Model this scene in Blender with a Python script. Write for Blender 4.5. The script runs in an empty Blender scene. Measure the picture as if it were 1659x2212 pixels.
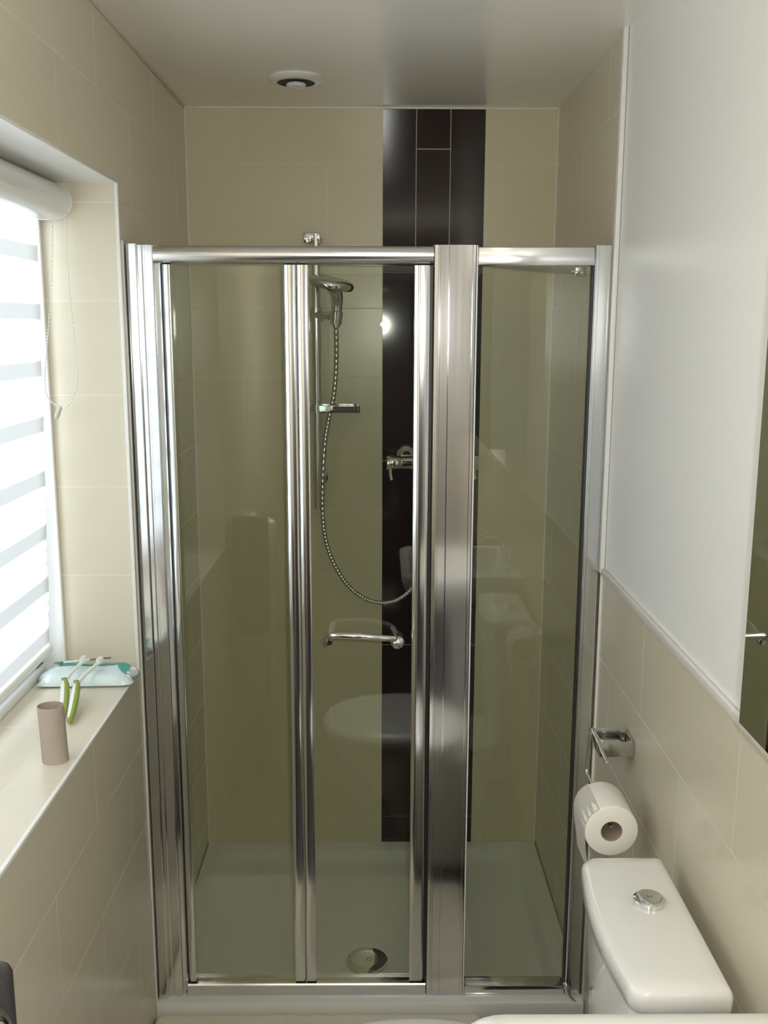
import bpy, bmesh, math, random
from mathutils import Vector, Matrix

random.seed(4)
sc = bpy.context.scene
C = sc.collection
PI = math.pi

# ------------------------------------------------------------------ camera
EYE = 1.70
F_PX, PITCH, YAW, ROLL = 2105.5, 0.1873, 0.0086, -0.0024


def cam_dir(u, v, w):
    u, v = u * math.cos(ROLL) + v * math.sin(ROLL), -u * math.sin(ROLL) + v * math.cos(ROLL)
    y = w * math.cos(PITCH) + v * math.sin(PITCH)
    z = -w * math.sin(PITCH) + v * math.cos(PITCH)
    return Vector((u * math.cos(YAW) + y * math.sin(YAW), -u * math.sin(YAW) + y * math.cos(YAW), z))


cam_data = bpy.data.cameras.new('camera')
cam = bpy.data.objects.new('camera', cam_data)
C.objects.link(cam)
rx, ry, rz = cam_dir(1, 0, 0), cam_dir(0, 1, 0), -cam_dir(0, 0, 1)
m = Matrix(((rx.x, ry.x, rz.x, 0), (rx.y, ry.y, rz.y, 0), (rx.z, ry.z, rz.z, EYE), (0, 0, 0, 1)))
cam.matrix_world = m
cam_data.sensor_fit = 'VERTICAL'
cam_data.sensor_height = 24
cam_data.lens = 24 * F_PX / 2212
cam_data.clip_start = 0.02
sc.camera = cam

# ------------------------------------------------------------------ light
sc.view_settings.view_transform = 'Standard'
sc.view_settings.look = 'None'
sc.view_settings.gamma = 1
sc.view_settings.use_curve_mapping = False
sc.view_settings.exposure = 0.25
sc.cycles.use_denoising = True
sc.cycles.max_bounces = 12
sc.cycles.diffuse_bounces = 9
sc.cycles.glossy_bounces = 6
sc.cycles.transparent_max_bounces = 24
sc.cycles.sample_clamp_indirect = 6
sc.cycles.caustics_reflective = False
sc.cycles.caustics_refractive = False

W = bpy.data.worlds.new('world')
sc.world = W
W.use_nodes = True
W.node_tree.nodes['Background'].inputs[0].default_value = (0.72, 0.82, 1.0, 1)
W.node_tree.nodes['Background'].inputs[1].default_value = 1.2


def area_light(name, loc, rot, sx, sy, power, col=(1, 1, 1)):
    l = bpy.data.lights.new(name, 'AREA')
    l.shape = 'RECTANGLE'
    l.size, l.size_y, l.energy, l.color = sx, sy, power, col
    o = bpy.data.objects.new(name, l)
    C.objects.link(o)
    o.location, o.rotation_euler = loc, rot
    return o


# daylight falling on the window from outside
area_light('daylight', (-1.55, 1.53, 1.75), (0, math.radians(-90), 0), 1.8, 1.9, 58, (0.92, 0.96, 1.0))
# torch of the phone that took the photograph
fl = bpy.data.lights.new('phone_torch', 'POINT')
fl.energy = 28
fl.shadow_soft_size = 0.008
fl.color = (0.99, 0.99, 0.93)
flo = bpy.data.objects.new('phone_torch', fl)
C.objects.link(flo)
flo.location = (0.03, 0.02, EYE + 0.012)

# ------------------------------------------------------------------ dimensions
XL, XR = -0.539, 0.516          # side walls
YB, YD, YW = 2.90, 2.182, 2.12  # shower back wall, enclosure plane, far window reveal
YWN = 0.95                      # near window reveal
YR = -1.5                       # wall behind
ZC, ZF = 2.308, 0.02            # ceiling, floor
ZWT, ZS = 1.993, 0.93           # window head, sill
XF = -0.755                     # window frame face

# ------------------------------------------------------------------ materials


def mat(name, col, rough=0.5, metal=0.0, spec=0.5, coat=0.0, noise=0.0, nscale=8, bump=0.0, bscale=200):
    M = bpy.data.materials.new(name)
    M.use_nodes = True
    nt = M.node_tree
    b = nt.nodes['Principled BSDF']
    b.inputs['Base Color'].default_value = (*col, 1)
    b.inputs['Roughness'].default_value = rough
    b.inputs['Metallic'].default_value = metal
    b.inputs['Specular IOR Level'].default_value = spec
    b.inputs['Coat Weight'].default_value = coat
    b.inputs['Coat Roughness'].default_value = 0.05
    if noise or bump:
        tc = nt.nodes.new('ShaderNodeTexCoord')
    if noise:
        n = nt.nodes.new('ShaderNodeTexNoise')
        n.inputs['Scale'].default_value = nscale
        n.inputs['Detail'].default_value = 4
        r = nt.nodes.new('ShaderNodeMapRange')
        r.inputs['To Min'].default_value = 1 - noise
        r.inputs['To Max'].default_value = 1 + noise
        mx = nt.nodes.new('ShaderNodeVectorMath')
        mx.operation = 'SCALE'
        mx.inputs[0].default_value = col
        nt.links.new(tc.outputs['Object'], n.inputs['Vector'])
        nt.links.new(n.outputs['Fac'], r.inputs['Value'])
        nt.links.new(r.outputs['Result'], mx.inputs['Scale'])
        nt.links.new(mx.outputs[0], b.inputs['Base Color'])
    if bump:
        n2 = nt.nodes.new('ShaderNodeTexNoise')
        n2.inputs['Scale'].default_value = bscale
        bp = nt.nodes.new('ShaderNodeBump')
        bp.inputs['Strength'].default_value = bump
        bp.inputs['Distance'].default_value = 0.002
        nt.links.new(tc.outputs['Object'], n2.inputs['Vector'])
        nt.links.new(n2.outputs['Fac'], bp.inputs['Height'])
        nt.links.new(bp.outputs[0], b.inputs['Normal'])
    return M


TILE = (0.65, 0.60, 0.485)
GROUT = (0.72, 0.665, 0.545)


def tile_mat(name, au, av, ou, ov, col=TILE, grout=GROUT):
    """glazed cream tiles, 500 x 200 mm in running bond, laid out along two world axes"""
    M = bpy.data.materials.new(name)
    M.use_nodes = True
    nt = M.node_tree
    N, L = nt.nodes, nt.links
    b = N['Principled BSDF']
    tc = N.new('ShaderNodeTexCoord')
    sp = N.new('ShaderNodeSeparateXYZ')
    L.new(tc.outputs['Object'], sp.inputs[0])
    cb = N.new('ShaderNodeCombineXYZ')
    for k, (ax, off) in enumerate(((au, ou), (av, ov))):
        a = N.new('ShaderNodeMath')
        a.operation = 'ADD'
        a.inputs[1].default_value = off
        L.new(sp.outputs[ax], a.inputs[0])
        L.new(a.outputs[0], cb.inputs[k])
    br = N.new('ShaderNodeTexBrick')
    br.offset = 0.5
    br.inputs['Scale'].default_value = 1
    br.inputs['Brick Width'].default_value = 0.5
    br.inputs['Row Height'].default_value = 0.2
    br.inputs['Mortar Size'].default_value = 0.0013
    br.inputs['Mortar Smooth'].default_value = 0.2
    br.inputs['Color1'].default_value = (*col, 1)
    br.inputs['Color2'].default_value = (col[0] * 0.985, col[1] * 0.98, col[2] * 0.97, 1)
    br.inputs['Mortar'].default_value = (*grout, 1)
    L.new(cb.outputs[0], br.inputs['Vector'])
    L.new(br.outputs['Color'], b.inputs['Base Color'])
    rr = N.new('ShaderNodeMapRange')
    rr.inputs['To Min'].default_value = 0.24
    rr.inputs['To Max'].default_value = 0.45
    L.new(br.outputs['Fac'], rr.inputs['Value'])
    L.new(rr.outputs[0], b.inputs['Roughness'])
    iv = N.new('ShaderNodeMath')
    iv.operation = 'SUBTRACT'
    iv.inputs[0].default_value = 1
    L.new(br.outputs['Fac'], iv.inputs[1])
    bp = N.new('ShaderNodeBump')
    bp.inputs['Strength'].default_value = 0.08
    bp.inputs['Distance'].default_value = 0.001
    L.new(iv.outputs[0], bp.inputs['Height'])
    L.new(bp.outputs[0], b.inputs['Normal'])
    return M


def glass_mat(name, tint):
    """clear sheet glass: tinted straight transmission with a Fresnel reflection"""
    M = bpy.data.materials.new(name)
    M.use_nodes = True
    nt = M.node_tree
    N, L = nt.nodes, nt.links
    N.remove(N['Principled BSDF'])
    out = N['Material Output']
    t = N.new('ShaderNodeBsdfTransparent')
    t.inputs[0].default_value = (*tint, 1)
    g = N.new('ShaderNodeBsdfGlossy')
    g.inputs['Roughness'].default_value = 0.0
    g.inputs[0].default_value = (1, 1, 1, 1)
    lw = N.new('ShaderNodeLayerWeight')
    lw.inputs['Blend'].default_value = 0.5
    pw = N.new('ShaderNodeMath'); pw.operation = 'POWER'; pw.inputs[1].default_value = 4.0
    mr = N.new('ShaderNodeMapRange')
    mr.inputs['To Min'].default_value = 0.045
    mr.inputs['To Max'].default_value = 1.0
    L.new(lw.outputs['Facing'], pw.inputs[0])
    L.new(pw.outputs[0], mr.inputs['Value'])
    mx = N.new('ShaderNodeMixShader')
    L.new(mr.outputs[0], mx.inputs[0])
    L.new(t.outputs[0], mx.inputs[1])
    L.new(g.outputs[0], mx.inputs[2])
    L.new(mx.outputs[0], out.inputs[0])
    return M


def blind_mat():
    """zebra roller blind: broad light bands and narrow denser bands"""
    M = bpy.data.materials.new('blind_fabric')
    M.use_nodes = True
    nt = M.node_tree
    N, L = nt.nodes, nt.links
    N.remove(N['Principled BSDF'])
    out = N['Material Output']
    tc = N.new('ShaderNodeTexCoord')
    sp = N.new('ShaderNodeSeparateXYZ')
    L.new(tc.outputs['Object'], sp.inputs[0])
    m1 = N.new('ShaderNodeMath'); m1.operation = 'ADD'; m1.inputs[1].default_value = -1.716 + 1.17
    m2 = N.new('ShaderNodeMath'); m2.operation = 'DIVIDE'; m2.inputs[1].default_value = 0.117
    m3 = N.new('ShaderNodeMath'); m3.operation = 'FRACT'
    L.new(sp.outputs[2], m1.inputs[0]); L.new(m1.outputs[0], m2.inputs[0]); L.new(m2.outputs[0], m3.inputs[0])
    cr = N.new('ShaderNodeValToRGB')
    e = cr.color_ramp.elements
    lo, hi, mid = (0.34, 0.34, 0.335, 1), (0.84, 0.85, 0.85, 1), (0.52, 0.53, 0.53, 1)
    e[0].position = 0.0; e[0].color = lo
    e[1].position = 0.24; e[1].color = lo
    for p, c in ((0.30, hi), (0.46, hi), (0.52, mid), (0.60, hi), (0.70, hi), (0.76, mid), (0.82, hi), (0.95, hi), (0.995, lo)):
        q = e.new(p); q.color = c
    L.new(m3.outputs[0], cr.inputs[0])
    tr = N.new('ShaderNodeBsdfTranslucent')
    L.new(cr.outputs[0], tr.inputs[0])
    df = N.new('ShaderNodeBsdfDiffuse')
    df.inputs[0].default_value = (0.78, 0.78, 0.78, 1)
    mx = N.new('ShaderNodeMixShader'); mx.inputs[0].default_value = 0.42
    L.new(tr.outputs[0], mx.inputs[1]); L.new(df.outputs[0], mx.inputs[2])
    L.new(mx.outputs[0], out.inputs[0])
    return M


def brushed(name, col, rough, scale=(400, 400, 2), amt=0.10):
    """aluminium with fine drawing lines along the profile"""
    M = mat(name, col, rough, 1.0)
    nt = M.node_tree
    N, L = nt.nodes, nt.links
    b = N['Principled BSDF']
    tc = N.new('ShaderNodeTexCoord')
    mp = N.new('ShaderNodeMapping')
    mp.inputs['Scale'].default_value = scale
    n = N.new('ShaderNodeTexNoise')
    n.inputs['Scale'].default_value = 1
    n.inputs['Detail'].default_value = 2
    mr = N.new('ShaderNodeMapRange')
    mr.inputs['To Min'].default_value = rough * (1 - amt * 3)
    mr.inputs['To Max'].default_value = rough * (1 + amt * 3)
    L.new(tc.outputs['Object'], mp.inputs[0]); L.new(mp.outputs[0], n.inputs['Vector'])
    L.new(n.outputs['Fac'], mr.inputs['Value']); L.new(mr.outputs[0], b.inputs['Roughness'])
    return M


M_TL = tile_mat('tiles_left', 1, 2, 5.0, 0.046)
M_TR = tile_mat('tiles_right', 1, 2, 4.71, 0.046)
M_TB = tile_mat('tiles_back_light_tint', 0, 2, 5.39, 0.046, (0.67, 0.615, 0.445), (0.685, 0.63, 0.465))  # yellow tint of torch and glass light put into the tile colour
M_TREV = tile_mat('tiles_reveal', 0, 2, 5.04, 0.046)
M_TSILL = tile_mat('tiles_sill', 1, 0, 5.2, 1.03, (0.69, 0.63, 0.52))
M_DARK = mat('dark_brown_tile', (0.026, 0.015, 0.014), 0.07, spec=0.35)
M_GROUT = mat('grout', GROUT, 0.8)
M_WHITE = mat('white_satin_wall', (0.84, 0.84, 0.835), 0.34, bump=0.03, bscale=60)
M_CEIL = mat('white_ceiling_paint', (0.88, 0.84, 0.79), 0.22, bump=0.03, bscale=40)
M_FLOOR = mat('dark_floor', (0.022, 0.020, 0.028), 0.3, noise=0.2, nscale=20)
M_UPVC = mat('white_upvc', (0.85, 0.86, 0.86), 0.25)
M_TRIM = mat('white_trim', (0.80, 0.79, 0.76), 0.3)
M_CAST = mat('blind_cassette', (0.72, 0.72, 0.69), 0.22)
M_CER = mat('white_ceramic', (0.80, 0.80, 0.79), 0.10, coat=0.5)
M_TRAY = mat('white_acrylic', (0.72, 0.72, 0.68), 0.16, coat=0.2)
M_CHROME = mat('chrome', (0.82, 0.83, 0.84), 0.06, 1.0)
M_POL = mat('polished_aluminium', (0.78, 0.79, 0.80), 0.13, 1.0)
M_SAT = brushed('satin_aluminium', (0.82, 0.82, 0.83), 0.11)
M_SATH = brushed('satin_aluminium_rail', (0.82, 0.82, 0.83), 0.19, scale=(2, 400, 400))
M_SEAL = mat('black_seal', (0.03, 0.03, 0.035), 0.4)
M_CLEAR = mat('clear_seal', (0.55, 0.57, 0.50), 0.2)
M_BLACK = mat('black_plastic', (0.035, 0.03, 0.035), 0.35)
M_GLASS = glass_mat('shower_glass', (0.92, 0.94, 0.90))
M_PANE = glass_mat('window_glass', (0.95, 0.97, 0.96))
M_BLIND = blind_mat()
M_CHAIN = mat('white_beads', (0.80, 0.79, 0.75), 0.4)
M_MIRROR = mat('mirror_silver', (0.80, 0.84, 0.80), 0.0, 1.0)
M_PAPER = mat('toilet_paper', (0.86, 0.84, 0.80), 0.95, bump=0.3, bscale=300)
M_CARD = mat('grey_cardboard', (0.40, 0.33, 0.28), 0.85, noise=0.07, nscale=60)
M_GREEN = mat('lime_rubber', (0.25, 0.31, 0.04), 0.45)
M_WPLA = mat('white_plastic', (0.85, 0.85, 0.83), 0.3)
M_PACK = mat('pale_blue_film', (0.62, 0.74, 0.76), 0.12, coat=0.6, bump=0.15, bscale=45)
M_TEAL = mat('teal_print', (0.02, 0.42, 0.36), 0.2)
M_MAT = mat('beige_pile', (0.80, 0.75, 0.64), 1.0, noise=0.15, nscale=150, bump=0.35, bscale=350)
M_DOOR = mat('added_dark_door', (0.05, 0.04, 0.05), 0.5)
M_FAN = mat('dark_fan_gap', (0.012, 0.012, 0.014), 0.6)
M_GREYW = mat('grey_brown_plastic', (0.18, 0.16, 0.14), 0.5)
M_STEEL = mat('brushed_steel', (0.6, 0.6, 0.58), 0.18, 1.0)

# ------------------------------------------------------------------ mesh helpers


def link(name, bm, material, parent=None, smooth=False, loc=(0, 0, 0), rot=(0, 0, 0)):
    me = bpy.data.meshes.new(name)
    bmesh.ops.recalc_face_normals(bm, faces=bm.faces)
    bm.to_mesh(me)
    bm.free()
    mats = material if isinstance(material, (list, tuple)) else [material]
    for mm in mats:
        me.materials.append(mm)
    if smooth:
        for p in me.polygons:
            p.use_smooth = True
        if smooth != 'all':
            me.set_sharp_from_angle(angle=math.radians(smooth if smooth is not True else 40))
    o = bpy.data.objects.new(name, me)
    C.objects.link(o)
    o.location, o.rotation_euler = loc, rot
    if parent is not None:
        o.parent = parent
        o.matrix_parent_inverse = Matrix.Translation(-parent.location) if parent.rotation_euler[:] == (0, 0, 0) else parent.matrix_basis.inverted()
    return o


def empty(name, loc=(0, 0, 0)):
    o = bpy.data.objects.new(name, None)
    o.empty_display_size = 0.05
    C.objects.link(o)
    o.location = loc
    return o


def tag(o, label=None, cat=None, group=None, kind=None):
    for k, v in (('label', label), ('category', cat), ('group', group), ('kind', kind)):
        if v:
            o[k] = v
    return o


def box(bm, x0, x1, y0, y1, z0, z1, mi=0, bev=0.0, seg=2):
    vs = [bm.verts.new((x, y, z)) for x in (x0, x1) for y in (y0, y1) for z in (z0, z1)]
    idx = ((0, 1, 3, 2), (4, 6, 7, 5), (0, 4, 5, 1), (2, 3, 7, 6), (0, 2, 6, 4), (1, 5, 7, 3))
    fs = []
    for q in idx:
        f = bm.faces.new([vs[i] for i in q])
        f.material_index = mi
        fs.append(f)
    if bev:
        es = list({e for f in fs for e in f.edges})
        r = bmesh.ops.bevel(bm, geom=es, offset=bev, segments=seg, profile=0.5, affect='EDGES')
        for f in r['faces']:
            f.material_index = mi
    return bm


def B(*a, **k):
    return box(bmesh.new(), *a, **k)


def catmull(pts, n=8):
    P = [Vector(p) for p in pts]
    P = [P[0] * 2 - P[1]] + P + [P[-1] * 2 - P[-2]]
    out = []
    for i in range(1, len(P) - 2):
        a, b, c, d = P[i - 1:i + 3]
        for k in range(n):
            t = k / n
            out.append(0.5 * ((2 * b) + (c - a) * t + (2 * a - 5 * b + 4 * c - d) * t * t + (3 * b - a - 3 * c + d) * t ** 3))
    out.append(P[-2])
    return out


def tube(bm, pts, r, seg=16, cap=True, radii=None, mi=0, squash=None):
    """round tube along a path with parallel-transported rings"""
    P = [Vector(p) for p in pts]
    t0 = (P[1] - P[0]).normalized()
    up = Vector((0, 0, 1)) if abs(t0.z) < 0.9 else Vector((1, 0, 0))
    nrm = (up - t0 * up.dot(t0)).normalized()
    rings = []
    for i, p in enumerate(P):
        if i == 0:
            t = t0
        elif i == len(P) - 1:
            t = (P[i] - P[i - 1]).normalized()
        else:
            t = ((P[i + 1] - p).normalized() + (p - P[i - 1]).normalized())
            t = t.normalized() if t.length > 1e-6 else (P[i + 1] - p).normalized()
        nrm = (nrm - t * nrm.dot(t)).normalized()
        bi = t.cross(nrm)
        rr = radii[i] if radii else r
        sq = squash or (1, 1)
        rings.append([bm.verts.new(p + (nrm * math.cos(a) * sq[0] + bi * math.sin(a) * sq[1]) * rr) for a in (2 * PI * k / seg for k in range(seg))])
    for a, b in zip(rings, rings[1:]):
        for k in range(seg):
            f = bm.faces.new((a[k], a[(k + 1) % seg], b[(k + 1) % seg], b[k]))
            f.material_index = mi
    if cap:
        for rg in (rings[0][::-1], rings[-1]):
            f = bm.faces.new(rg)
            f.material_index = mi
    return bm


def lathe(bm, prof, origin=(0, 0, 0), axis=(0, 0, 1), seg=48, mi=0):
    """prof = [(radius, height)], revolved about axis through origin"""
    ax = Vector(axis).normalized()
    u = ax.orthogonal().normalized()
    w = ax.cross(u)
    O = Vector(origin)
    rings = []
    for r, h in prof:
        if r < 1e-6:
            rings.append([bm.verts.new(O + ax * h)])
        else:
            rings.append([bm.verts.new(O + ax * h + (u * math.cos(2 * PI * k / seg) + w * math.sin(2 * PI * k / seg)) * r) for k in range(seg)])
    for a, b in zip(rings, rings[1:]):
        for k in range(seg):
            k2 = (k + 1) % seg
            if len(a) == 1 and len(b) == 1:
                continue
            if len(a) == 1:
                f = bm.faces.new((a[0], b[k2], b[k]))
            elif len(b) == 1:
                f = bm.faces.new((a[k], a[k2], b[0]))
            else:
                f = bm.faces.new((a[k], a[k2], b[k2], b[k]))
            f.material_index = mi
    return bm


def prism(bm, outline, axis, a, b, mi=0):
    """extrude a 2D outline along an axis; outline gives the other two coordinates in order"""
    def P(p, t):
        c = list(p)
        c.insert(axis, t)
        return c
    A = [bm.verts.new(P(p, a)) for p in outline]
    Bv = [bm.verts.new(P(p, b)) for p in outline]
    n = len(outline)
    fs = [bm.faces.new(A[::-1]), bm.faces.new(Bv)]
    for i in range(n):
        fs.append(bm.faces.new((A[i], A[(i + 1) % n], Bv[(i + 1) % n], Bv[i])))
    for f in fs:
        f.material_index = mi
    return bm


def loft(bm, rings, cap=True):
    R = [[bm.verts.new(p) for p in r] for r in rings]
    n = len(R[0])
    for a, b in zip(R, R[1:]):
        for k in range(n):
            bm.faces.new((a[k], a[(k + 1) % n], b[(k + 1) % n], b[k]))
    if cap:
        bm.faces.new(R[0][::-1])
        bm.faces.new(R[-1])
    return bm


def structure(o):
    return tag(o, kind='structure')


# ------------------------------------------------------------------ the room
TH = 0.24
# left wall with the window opening
bm = bmesh.new()
XO = XL - TH - 0.02
for (y0, y1, z0, z1) in ((YR - 0.1, YWN, -0.1, ZC + 0.1), (YW, YB + 0.1, -0.1, ZC + 0.1), (YWN, YW, -0.1, ZS), (YWN, YW, ZWT, ZC + 0.1)):
    box(bm, XO, XL, y0, y1, z0, z1)
bmesh.ops.remove_doubles(bm, verts=bm.verts, dist=1e-5)
wl = link('wall_left', bm, [M_TL, M_TREV, M_TRIM])
for p in wl.data.polygons:
    if abs(p.normal.y) > 0.9:
        p.material_index = 1
    if p.normal.z < -0.9 and p.center.z > 1.5:
        p.material_index = 2
structure(wl)

# right wall: tiles inside the shower and below the trim, satin white above it outside the shower
YT = 2.165
ZT = 1.152
bm = bmesh.new()
box(bm, XR, XR + 0.1, YR - 0.1, YT, -0.1, ZT)
box(bm, XR, XR + 0.1, YT, YB + 0.1, -0.1, ZC + 0.1)
box(bm, XR + 0.004, XR + 0.1, YR - 0.1, YT, ZT, ZC + 0.1, mi=1)
structure(link('wall_right', bm, [M_TR, M_WHITE]))

# back wall with the dark vertical tile feature set flush
bm = bmesh.new()
SX0, SX1 = 0.019, 0.309
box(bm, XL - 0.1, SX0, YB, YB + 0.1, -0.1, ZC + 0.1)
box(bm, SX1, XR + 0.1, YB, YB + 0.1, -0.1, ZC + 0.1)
box(bm, SX0, SX1, YB + 0.0035, YB + 0.1, -0.1, ZC + 0.1, mi=1)
cols = ((SX0 + 0.0005, 0.1128, 0.73), (0.1152, 0.2098, 0.465), (0.2122, SX1 - 0.0005, 0.73))
for x0, x1, zj in cols:
    zs = [0.02]
    z = zj - 0.577 * 2
    while z < ZC:
        if z > 0.03:
            zs.append(z)
        z += 0.577
    zs.append(ZC + 0.02)
    for a, b in zip(zs, zs[1:]):
        box(bm, x0, x1, YB, YB + 0.006, a + 0.0013, b - 0.0013, mi=2)
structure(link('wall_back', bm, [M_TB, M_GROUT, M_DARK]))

# wall behind the camera with an added dark door to darken the reflections
bm = bmesh.new()
box(bm, XL - 0.1, -0.52, YR - 0.1, YR, -0.1, ZC + 0.1)
box(bm, 0.28, XR + 0.1, YR - 0.1, YR, -0.1, ZC + 0.1)
box(bm, -0.52, 0.28, YR - 0.1, YR, 2.02, ZC + 0.1)
structure(link('wall_rear', bm, mat('greige_paint', (0.36, 0.34, 0.32), 0.5)))
structure(link('added_door', B(-0.515, 0.275, YR - 0.08, YR - 0.04, ZF + 0.005, 2.015), M_DOOR))
structure(link('floor', B(XL - 0.1, XR + 0.1, YR - 0.1, YB + 0.1, ZF - 0.1, ZF), M_FLOOR))
structure(link('ceiling', B(XL - 0.1, XR + 0.1, YR - 0.1, YB + 0.1, ZC, ZC + 0.1), M_CEIL))


# trims
def bead(name, x0, x1, y0, y1, z0, z1, bev=0.002, m_=None):
    return structure(link(name, B(x0, x1, y0, y1, z0, z1, bev=bev), m_ or M_TRIM, smooth=True))


bead('trim_1', XR - 0.007, XR + 0.003, YT - 0.022, YT + 0.002, ZT, ZC)            # vertical edge of the tiling
bead('trim_2', XR - 0.006, XR + 0.003, YR, YT - 0.022, ZT - 0.004, ZT + 0.012)     # top of the low tiling
bead('trim_3', XR - 0.004, XR + 0.001, YT - 0.020, YT - 0.009, ZF, ZT - 0.002, 0.0018, mat('white_sealant', (0.80, 0.77, 0.70), 0.7))   # sealed joint below it
bead('trim_4', XL - 0.004, XL + 0.003, YWN, YW - 0.0, ZS - 0.007, ZS + 0.001, 0.001)   # sill edge
bead('trim_5', XL - 0.005, XL + 0.003, YW - 0.006, YW + 0.004, ZS, ZWT, 0.002)     # reveal corner
bead('trim_6', XL - 0.002, XL + 0.003, YWN, YW + 0.004, ZWT - 0.001, ZWT + 0.005, 0.001)
bead('trim_7', XL, XR, YB - 0.004, YB, ZC - 0.006, ZC, 0.0015)
bead('trim_8', XL, XL + 0.004, 0.2, YB, ZC - 0.005, ZC, 0.0015, M_GROUT)
bead('trim_9', XL, XL + 0.004, YB - 0.004, YB, 0.06, ZC, 0.001)
bead('trim_10', XR - 0.004, XR, YB - 0.004, YB, 0.06, ZC, 0.001)
bead('trim_11', XL, XL + 0.004, 2.132, 2.142, ZF, 1.88, 0.0015)                    # silicone bead beside the enclosure

# ------------------------------------------------------------------ window
w = structure(empty('window_1', ((XF - 0.03), (YWN + YW) / 2, ZS)))
bm = bmesh.new()
fw = 0.052
box(bm, XF - 0.03, XF, YWN, YW, ZS, ZS + fw + 0.01, bev=0.004)
box(bm, XF - 0.03, XF, YWN, YW, ZWT - fw, ZWT, bev=0.004)
box(bm, XF - 0.03, XF, YWN, YWN + fw, ZS, ZWT, bev=0.004)
box(bm, XF - 0.03, XF, YW - fw, YW, ZS, ZWT, bev=0.004)
link('window_frame', bm, M_UPVC, w, smooth=True)
link('window_pane', B(XF - 0.02, XF - 0.014, YWN + fw - 0.003, YW - fw + 0.003, ZS + fw, ZWT - fw + 0.003), M_PANE, w)
link('window_bead', B(XF, XF + 0.012, YWN + 0.001, YW - 0.015, ZS + 0.001, ZS + 0.024, bev=0.004), M_UPVC, w, smooth=True)
link('window_bead', B(XF, XF + 0.055, YW - 0.014, YW - 0.001, ZS + 0.001, 1.93, bev=0.005), M_UPVC, w, smooth=True)
link('window_sill', B(XF - 0.0, XL - 0.0035, YWN + 0.001, YW - 0.001, ZS - 0.004, ZS + 0.0005), M_TSILL, w)

# ------------------------------------------------------------------ roller blind
bl = empty('roller_blind', (-0.69, 1.53, 1.96))
tag(bl, 'white day-and-night roller blind with a rounded cassette, hanging in the window recess', 'blind')
out = []
for k in range(15):
    a = math.radians(95 - 190 * k / 14)
    out.append((-0.664 + 0.036 * math.cos(a), 1.953 + 0.0355 * math.sin(a)))
out += [(-0.690, 1.917), (-0.740, 1.925), (-0.740, 1.9885)]
link('cassette', prism(bmesh.new(), out, 1, YWN + 0.012, YW - 0.022), M_CAST, bl, smooth=50)
cap = [(-0.684 + (x + 0.684) * 1.03, 1.953 + (z - 1.953) * 1.03) for x, z in out]
link('end_cap', prism(bmesh.new(), cap, 1, YW - 0.026, YW - 0.020), M_CAST, bl, smooth=50)
bm = bmesh.new()
ny, nz = 40, 60
yb0, yb1 = YWN + 0.03, YW - 0.04
grid = []
for j in range(nz + 1):
    t = j / nz
    z = 1.925 - (1.925 - 1.0) * t
    grid.append([bm.verts.new((-0.694 - 0.030 * t + 0.0012 * math.sin(9 * t * PI + 2.2 * i / ny), yb0 + (yb1 - yb0) * i / ny, z)) for i in range(ny + 1)])
for j in range(nz):
    for i in range(ny):
        bm.faces.new((grid[j][i], grid[j][i + 1], grid[j + 1][i + 1], grid[j + 1][i]))
link('fabric', bm, M_BLIND, bl, smooth='all')
link('bottom_bar', tube(bmesh.new(), [(-0.724, yb0, 0.996), (-0.724, yb1, 0.996)], 0.008, 14, squash=(1.2, 0.8)), M_UPVC, bl, smooth=True)
ch = catmull([(-0.664, 2.085, 1.925), (-0.672, 2.08, 1.80), (-0.684, 2.07, 1.68), (-0.692, 2.062, 1.60), (-0.690, 2.06, 1.558), (-0.674, 2.06, 1.538),
              (-0.658, 2.06, 1.530), (-0.640, 2.06, 1.545), (-0.627, 2.06, 1.578), (-0.624, 2.06, 1.63), (-0.630, 2.065, 1.705), (-0.636, 2.075, 1.80), (-0.638, 2.085, 1.925)], 30)
bm = bmesh.new()
tube(bm, ch[::3], 0.0007, 6)
acc = 0
last = ch[0]
for p in ch:
    acc += (p - last).length
    last = p
    if acc > 0.0058:
        acc = 0
        bmesh.ops.create_icosphere(bm, subdivisions=1, radius=0.0021, matrix=Matrix.Translation(p))
link('bead_chain', bm, M_CHAIN, bl, smooth='all')
bm = bmesh.new()
lathe(bm, [(0.0, -0.016), (0.004, -0.015), (0.0055, -0.008), (0.0055, 0.006), (0.004, 0.012), (0.0, 0.013)], (-0.668, 2.06, 1.524), (0.4, 0, 1), 16)
link('chain_connector', bm, M_CLEAR, bl, smooth=True)

# ------------------------------------------------------------------ shower tray
tr = empty('shower_tray', (0, 2.5, ZF))
tag(tr, 'low white shower tray filling the alcove behind the glass', 'shower tray')
bm = bmesh.new()


def rrect(x0, x1, y0, y1, r, z, n=6):
    pts = []
    for cx, cy, a0 in ((x1 - r, y1 - r, 0), (x0 + r, y1 - r, 90), (x0 + r, y0 + r, 180), (x1 - r, y0 + r, 270)):
        for k in range(n + 1):
            a = math.radians(a0 + 90 * k / n)
            pts.append((cx + r * math.cos(a), cy + r * math.sin(a), z))
    return pts


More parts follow.
